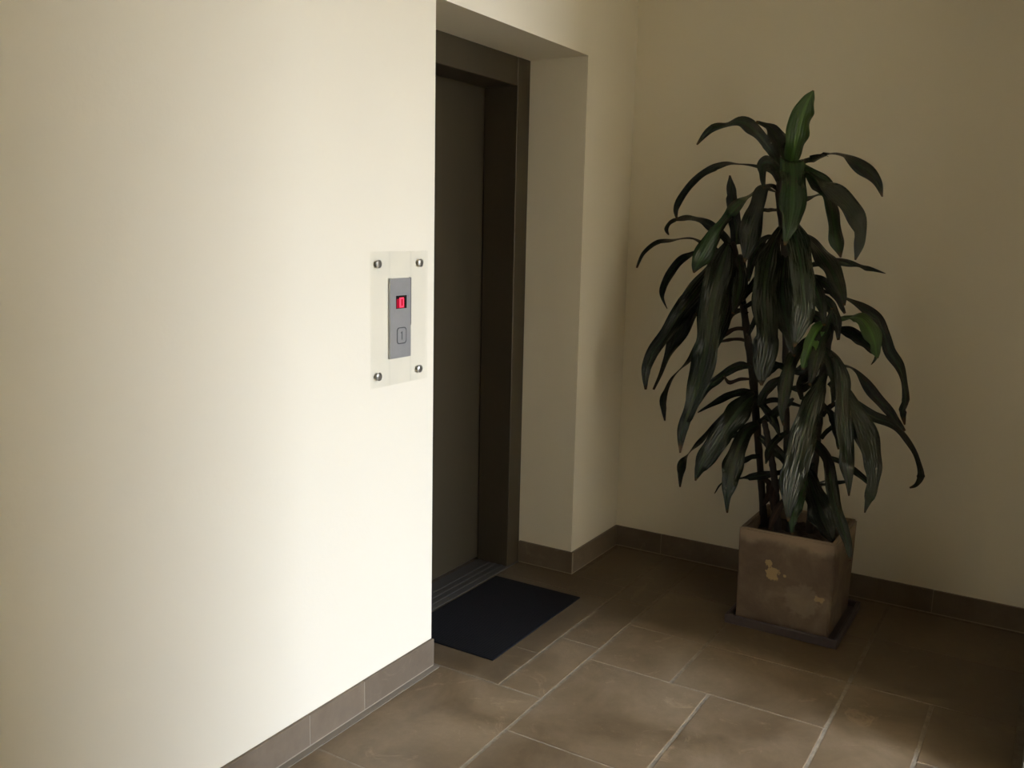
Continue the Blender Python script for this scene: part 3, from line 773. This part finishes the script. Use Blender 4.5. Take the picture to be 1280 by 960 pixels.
    ('dark', [(-0.35, -1.039, 0.665, 0.0154, 0.0), (-0.354, -1.088, 0.655, 0.0214, 0.0), (-0.357, -1.131, 0.634, 0.0243, 0.0), (-0.359, -1.18, 0.602, 0.0211, 0.0), (-0.36, -1.212, 0.57, 0.006, 0.0)]),
    ('silver', [(-0.37, -1.006, 0.995, 0.0243, 0.0), (-0.414, -0.993, 0.941, 0.0482, 0.0), (-0.472, -0.981, 0.863, 0.0837, 0.0), (-0.523, -0.976, 0.78, 0.1008, 0.0), (-0.566, -0.971, 0.69, 0.1003, 0.0), (-0.597, -0.964, 0.605, 0.0824, 0.0), (-0.614, -0.965, 0.533, 0.047, 0.0), (-0.62, -0.969, 0.468, 0.0088, 0.0)]),
    ('green', [(-0.38, -0.947, 0.616, 0.0249, 0.0), (-0.467, -0.958, 0.558, 0.0732, 0.0), (-0.525, -0.962, 0.503, 0.0662, 0.0), (-0.556, -0.967, 0.457, 0.0359, 0.0), (-0.57, -0.975, 0.406, 0.006, 0.0)]),
    ('dark', [(-0.37, -0.955, 0.72, 0.0248, 0.0), (-0.405, -1.006, 0.715, 0.0396, 0.0), (-0.45, -1.054, 0.676, 0.048, 0.0), (-0.504, -1.086, 0.604, 0.0443, 0.0), (-0.549, -1.119, 0.529, 0.0408, 0.0), (-0.577, -1.152, 0.468, 0.0405, 0.0), (-0.594, -1.18, 0.412, 0.0316, 0.0), (-0.6, -1.193, 0.359, 0.0057, 0.0)]),
    ('dark', [(-0.36, -0.96, 0.614, 0.0249, 0.0), (-0.403, -1.0, 0.544, 0.08, 0.0), (-0.437, -1.044, 0.471, 0.1035, 0.0), (-0.455, -1.076, 0.412, 0.0665, 0.0), (-0.46, -1.104, 0.369, 0.009, 0.0)]),
    ('dark', [(-0.36, -1.005, 0.738, 0.0154, 0.0), (-0.33, -1.026, 0.77, 0.0187, 8.0), (-0.309, -1.061, 0.793, 0.0185, 0.0), (-0.3, -1.102, 0.785, 0.0061, 0.0)]),
    ('dark', [(-0.36, -1.005, 0.826, 0.0153, 0.0), (-0.326, -1.024, 0.861, 0.0187, 9.0), (-0.308, -1.055, 0.874, 0.0154, 0.0), (-0.3, -1.089, 0.865, 0.0061, 0.0)]),
    ('dark', [(-0.36, -0.984, 0.543, 0.0156, 0.0), (-0.329, -1.024, 0.556, 0.0218, 0.0), (-0.308, -1.068, 0.561, 0.0187, 0.0), (-0.3, -1.107, 0.57, 0.0062, 0.0)]),
    ('dark', [(-0.36, -0.765, 0.714, 0.0192, 0.0), (-0.377, -0.816, 0.689, 0.0379, 0.0), (-0.391, -0.867, 0.654, 0.0376, 0.0), (-0.4, -0.917, 0.593, 0.0093, 0.0)]),
    ('dark', [(-0.36, -0.761, 0.769, 0.0191, 0.0), (-0.39, -0.818, 0.807, 0.0376, 0.0), (-0.413, -0.87, 0.855, 0.0339, 0.0), (-0.42, -0.906, 0.892, 0.0092, 0.0)]),
    ('dark', [(-0.36, -0.762, 0.844, 0.0159, 0.0), (-0.332, -0.804, 0.861, 0.0222, 0.0), (-0.31, -0.855, 0.854, 0.019, 0.0), (-0.3, -0.91, 0.843, 0.0095, 0.0)]),
    ('dark', [(-0.36, -0.75, 0.929, 0.019, 0.0), (-0.349, -0.776, 0.969, 0.0347, 0.0), (-0.342, -0.81, 0.997, 0.0283, 0.0), (-0.34, -0.84, 1.009, 0.0094, 0.0)]),
    ('dark', [(-0.34, -0.652, 1.239, 0.0159, 0.0), (-0.316, -0.68, 1.297, 0.0286, 0.0), (-0.303, -0.711, 1.345, 0.0285, 0.0), (-0.3, -0.741, 1.362, 0.0095, 0.0)]),
    ('dark', [(-0.34, -0.687, 1.107, 0.0159, 0.0), (-0.314, -0.713, 1.184, 0.0254, 0.0), (-0.303, -0.738, 1.236, 0.0254, 0.0), (-0.3, -0.767, 1.263, 0.0095, 0.0)]),
    ('dark', [(-0.36, -0.922, 0.879, 0.0155, 0.0), (-0.288, -0.894, 0.929, 0.0323, 12.0), (-0.252, -0.914, 0.965, 0.038, 0.0), (-0.24, -0.947, 0.973, 0.0126, 0.0)]),
    ('dark', [(-0.36, -0.821, 1.336, 0.0154, 0.0), (-0.322, -0.772, 1.37, 0.0281, 0.0), (-0.3, -0.736, 1.346, 0.0379, 0.0), (-0.273, -0.7, 1.289, 0.032, 0.0), (-0.26, -0.681, 1.223, 0.0097, 0.0)]),
    ('dark', [(-0.35, -0.669, 1.234, 0.019, 0.0), (-0.28, -0.604, 1.285, 0.0519, 0.0), (-0.24, -0.545, 1.313, 0.0593, 0.0), (-0.216, -0.509, 1.277, 0.04, 0.0), (-0.2, -0.486, 1.215, 0.0101, 0.0)]),
    ('dark', [(-0.35, -0.859, 1.122, 0.0186, 0.0), (-0.3, -0.879, 1.169, 0.0499, 0.0), (-0.268, -0.916, 1.195, 0.0562, 0.0), (-0.25, -0.952, 1.177, 0.0312, 0.0), (-0.24, -0.978, 1.134, 0.0094, 0.0)]),
    ('dark', [(-0.35, -0.997, 0.892, 0.0184, 0.0), (-0.298, -0.955, 0.81, 0.0471, 0.0), (-0.256, -0.933, 0.718, 0.0479, 0.0), (-0.229, -0.94, 0.632, 0.0258, 0.0), (-0.22, -0.955, 0.566, 0.0097, 0.0)]),
    ('dark', [(-0.34, -0.668, 1.253, 0.0127, 0.0), (-0.349, -0.636, 1.283, 0.022, 30.0), (-0.355, -0.598, 1.3, 0.0287, 0.0), (-0.359, -0.564, 1.28, 0.0192, 0.0), (-0.36, -0.547, 1.253, 0.0064, 0.0)]),
    ('dark', [(-0.35, -0.584, 1.341, 0.0255, 0.0), (-0.413, -0.571, 1.263, 0.0506, 0.0), (-0.465, -0.569, 1.172, 0.0564, 0.0), (-0.49, -0.565, 1.105, 0.0438, 0.0), (-0.5, -0.563, 1.042, 0.0094, 0.0)]),
    ('dark', [(-0.37, -0.874, 1.399, 0.0182, 0.0), (-0.41, -0.925, 1.358, 0.0418, 0.0), (-0.45, -0.972, 1.294, 0.053, 0.0), (-0.473, -0.999, 1.232, 0.0351, 0.0), (-0.48, -1.01, 1.183, 0.0088, 0.0)]),
    ('dark', [(-0.37, -0.844, 1.231, 0.0154, 0.0), (-0.41, -0.811, 1.2, 0.0306, 0.0), (-0.444, -0.794, 1.15, 0.0427, 0.0), (-0.47, -0.781, 1.089, 0.0305, 0.0), (-0.48, -0.772, 1.034, 0.0061, 0.0)]),
    ('dark', [(-0.36, -0.965, 1.101, 0.0183, 0.0), (-0.383, -1.002, 1.073, 0.0362, 0.0), (-0.411, -1.036, 1.015, 0.0418, 0.0), (-0.431, -1.055, 0.95, 0.0297, 0.0), (-0.44, -1.053, 0.885, 0.006, 0.0)]),
    ('dark', [(-0.37, -0.857, 0.967, 0.0155, 0.0), (-0.384, -0.819, 0.94, 0.0312, 0.0), (-0.395, -0.788, 0.894, 0.0376, 0.0), (-0.4, -0.768, 0.838, 0.0094, 0.0)]),
    ('dark', [(-0.36, -0.984, 0.979, 0.0153, 0.0), (-0.321, -0.945, 0.939, 0.0311, 0.0), (-0.292, -0.897, 0.911, 0.0315, 0.0), (-0.28, -0.847, 0.91, 0.0096, 0.0)]),
    ('dark', [(-0.36, -0.749, 0.858, 0.0159, 0.0), (-0.379, -0.794, 0.828, 0.0315, 0.0), (-0.393, -0.833, 0.784, 0.0313, 0.0), (-0.4, -0.86, 0.732, 0.0062, 0.0)]),
    ('dark', [(-0.35, -0.774, 0.631, 0.016, 0.0), (-0.329, -0.73, 0.614, 0.0227, 0.0), (-0.309, -0.68, 0.575, 0.0197, 0.0), (-0.3, -0.643, 0.526, 0.0066, 0.0)]),
    ('dark', [(-0.36, -0.989, 0.634, 0.0155, 0.0), (-0.341, -0.947, 0.607, 0.0251, 0.0), (-0.327, -0.897, 0.606, 0.0198, 16.0), (-0.32, -0.85, 0.577, 0.0064, 0.0)]),
    ('dark', [(-0.37, -0.879, 0.748, 0.0156, 0.0), (-0.405, -0.853, 0.725, 0.0281, 0.0), (-0.435, -0.833, 0.683, 0.0311, 0.0), (-0.45, -0.826, 0.628, 0.0062, 0.0)]),
    ('dark', [(-0.34, -0.667, 1.218, 0.0127, 0.0), (-0.359, -0.716, 1.244, 0.0287, 29.0), (-0.373, -0.759, 1.216, 0.0342, 0.0), (-0.38, -0.787, 1.169, 0.0062, 0.0)]),
    ('dark', [(-0.34, -0.61, 1.389, 0.0191, 0.0), (-0.378, -0.586, 1.357, 0.0443, 0.0), (-0.413, -0.568, 1.311, 0.0568, 0.0), (-0.445, -0.544, 1.251, 0.0504, 0.0), (-0.46, -0.517, 1.187, 0.0095, 0.0)]),
    ('dark', [(-0.37, -1.014, 1.181, 0.018, 0.0), (-0.424, -0.995, 1.139, 0.0417, 0.0), (-0.471, -0.993, 1.084, 0.0531, 0.0), (-0.506, -0.989, 1.022, 0.0411, 0.0), (-0.52, -0.985, 0.964, 0.0088, 0.0)]),
    ('dark', [(-0.36, -1.001, 0.872, 0.0153, 0.0), (-0.388, -1.046, 0.836, 0.0303, 0.0), (-0.41, -1.072, 0.781, 0.0331, 0.0), (-0.42, -1.085, 0.718, 0.006, 0.0)]),
    ('dark', [(-0.37, -0.846, 1.2, 0.0123, 0.0), (-0.329, -0.88, 1.252, 0.0247, 0.0), (-0.307, -0.92, 1.29, 0.0277, 0.0), (-0.3, -0.96, 1.304, 0.0092, 0.0)]),
    ('dark', [(-0.37, -0.813, 1.488, 0.0122, 0.0), (-0.389, -0.775, 1.499, 0.0207, 43.0), (-0.404, -0.744, 1.486, 0.0311, 28.0), (-0.421, -0.721, 1.443, 0.0367, 0.0), (-0.435, -0.71, 1.382, 0.0306, 0.0), (-0.44, -0.709, 1.328, 0.0061, 0.0)]),
    ('brown', [(-0.37, -0.865, 0.552, 0.0158, 0.0), (-0.393, -0.852, 0.515, 0.0347, 0.0), (-0.411, -0.854, 0.468, 0.0315, 0.0), (-0.42, -0.872, 0.421, 0.0094, 0.0)]),
    ('brown', [(-0.37, -0.901, 0.486, 0.0158, 0.0), (-0.402, -0.881, 0.457, 0.0315, 0.0), (-0.43, -0.864, 0.409, 0.0283, 0.0), (-0.44, -0.857, 0.365, 0.0094, 0.0)]),
    ('brown', [(-0.35, -0.796, 0.542, 0.0161, 0.0), (-0.371, -0.826, 0.526, 0.0287, 0.0), (-0.393, -0.829, 0.479, 0.0254, 0.0), (-0.4, -0.814, 0.445, 0.0064, 0.0)]),
]
STEMS = [
    [(-0.36, -0.802, 1.771, 0.0153), (-0.36, -0.778, 1.682, 0.0168), (-0.36, -0.796, 1.563, 0.0168), (-0.36, -0.818, 1.428, 0.0168), (-0.36, -0.832, 1.275, 0.0168), (-0.36, -0.845, 1.091, 0.0153), (-0.36, -0.859, 0.903, 0.0153), (-0.36, -0.881, 0.682, 0.0168), (-0.36, -0.916, 0.377, 0.0199)],
    [(-0.33, -0.601, 1.483, 0.0138), (-0.329, -0.627, 1.374, 0.0153), (-0.327, -0.658, 1.232, 0.0168), (-0.326, -0.687, 1.09, 0.0184), (-0.324, -0.716, 0.947, 0.0199), (-0.323, -0.739, 0.786, 0.0199), (-0.321, -0.768, 0.591, 0.0168), (-0.32, -0.801, 0.344, 0.0184)],
    [(-0.35, -1.014, 1.207, 0.0138), (-0.348, -1.003, 1.118, 0.0153), (-0.347, -0.993, 1.01, 0.0184), (-0.345, -0.991, 0.885, 0.0184), (-0.343, -0.989, 0.742, 0.0168), (-0.342, -0.987, 0.565, 0.0168), (-0.34, -0.986, 0.369, 0.0184)],
    [(-0.38, -0.788, 0.786, 0.0138), (-0.38, -0.818, 0.677, 0.0153), (-0.38, -0.846, 0.551, 0.0168), (-0.38, -0.872, 0.358, 0.0184)],
]



def make_leaf(kind, row, seed):
    """row: midline points x, y, z, blade width and the blade's roll about its midline"""
    rnd = random.Random(seed)
    nseg = max(20, 6 * (len(row) - 1))
    bm = bmesh.new()
    uvl = bm.loops.layers.uv.new('UVMap')
    ph = rnd.uniform(0, 6.28)
    fold = rnd.uniform(0.10, 0.24)
    rows = []
    ref = Vector((0.84, 0.51, -0.17))      # blades are drawn facing the hall
    prev = None
    for s in range(nseg + 1):
        t = s / nseg
        q = catmull(row, t)
        q2 = catmull(row, min(1, t + 0.02))
        q1 = catmull(row, max(0, t - 0.02))
        T = (Vector(q2[:3]) - Vector(q1[:3])).normalized()
        W = T.cross(ref)
        if W.length < 0.05:
            W = prev or T.orthogonal()
        W.normalize()
        if prev is not None and W.dot(prev) < 0:
            W = -W
        prev = W
        N0 = W.cross(T)
        roll = math.radians(max(0, min(88, q[4] + 9 * math.sin(ph + 7 * t) * min(1, t * 3))))
        Wa = W * math.cos(roll) + N0 * math.sin(roll)
        Wb = W * math.cos(roll) - N0 * math.sin(roll)
        na, nb = Wa.cross(T), Wb.cross(T)
        # the blade's upper face looks up or out of the plant
        Wr, Nr = (Wa, na) if abs(na.z) >= abs(nb.z) and na.z * N0.z >= -1 and abs(na.z) > abs(nb.z) else (Wb, nb)
        if Nr.dot(ref) > 0 and Nr.z < 0:
            Nr = -Nr
        w = max(q[3], 0.0012) * 0.5
        w *= 1 + 0.08 * math.sin(ph + t * 14) + 0.04 * math.sin(2 * ph + t * 27)
        wav = 0.13 * math.sin(ph + t * 19) * w * 2
        wav2 = 0.13 * math.sin(1.7 * ph + t * 23) * w * 2
        vs = []
        for k, u in enumerate((-1, -0.55, 0, 0.55, 1)):
            lift = fold * w * abs(u) + (wav if u > 0 else wav2) * u * u
            vs.append((bm.verts.new(Vector(q[:3]) + Wr * (w * u) + Nr * lift), (k / 4, t)))
        rows.append(vs)
    for a, b in zip(rows, rows[1:]):
        for k in range(4):
            f = bm.faces.new((a[k][0], a[k + 1][0], b[k + 1][0], b[k][0]))
            for lp, uvv in zip(f.loops, (a[k][1], a[k + 1][1], b[k + 1][1], b[k][1])):
                lp[uvl].uv = uvv
    o = obj('leaf', bm, LEAF[kind], plant, GO, True)
    sol = o.modifiers.new('thickness', 'SOLIDIFY')
    sol.thickness = 0.0009
    sol.offset = 0
    return o


for i, (kind, row) in enumerate(LEAVES):
    o = make_leaf(kind, row, i)
    if kind == 'lime':
        o['label'] = 'bright young green leaf'
    elif kind == 'brown':
        o['label'] = 'dry brown leaf'

for st in STEMS:
    bm = bmesh.new()
    st = list(st) + [(st[-1][0], st[-1][1], 0.31, st[-1][3])]
    NS, NR = 46, 12
    rings = []
    for s in range(NS + 1):
        q = catmull(st, s / NS)
        q2 = catmull(st, min(1, s / NS + 0.01))
        q1 = catmull(st, max(0, s / NS - 0.01))
        T = (Vector(q2[:3]) - Vector(q1[:3])).normalized()
        A = T.cross(Vector((0, 1, 0))).normalized()
        B = T.cross(A)
        r = q[3] * 0.8 * (1.0 + (0.14 if s % 3 == 0 else 0.0))      # leaf scars ring the cane
        if s == 0:
            r *= 0.4
        rings.append([bm.verts.new(Vector(q[:3]) + (A * math.cos(2 * math.pi * k / NR) + B * math.sin(2 * math.pi * k / NR)) * r) for k in range(NR)])
    for a, b in zip(rings, rings[1:]):
        for k in range(NR):
            bm.faces.new((a[k], a[(k + 1) % NR], b[(k + 1) % NR], b[k]))
    bm.faces.new(rings[0])
    bm.faces.new(rings[-1])
    obj('stem', bm, MAT_STEM, plant, GO, True)
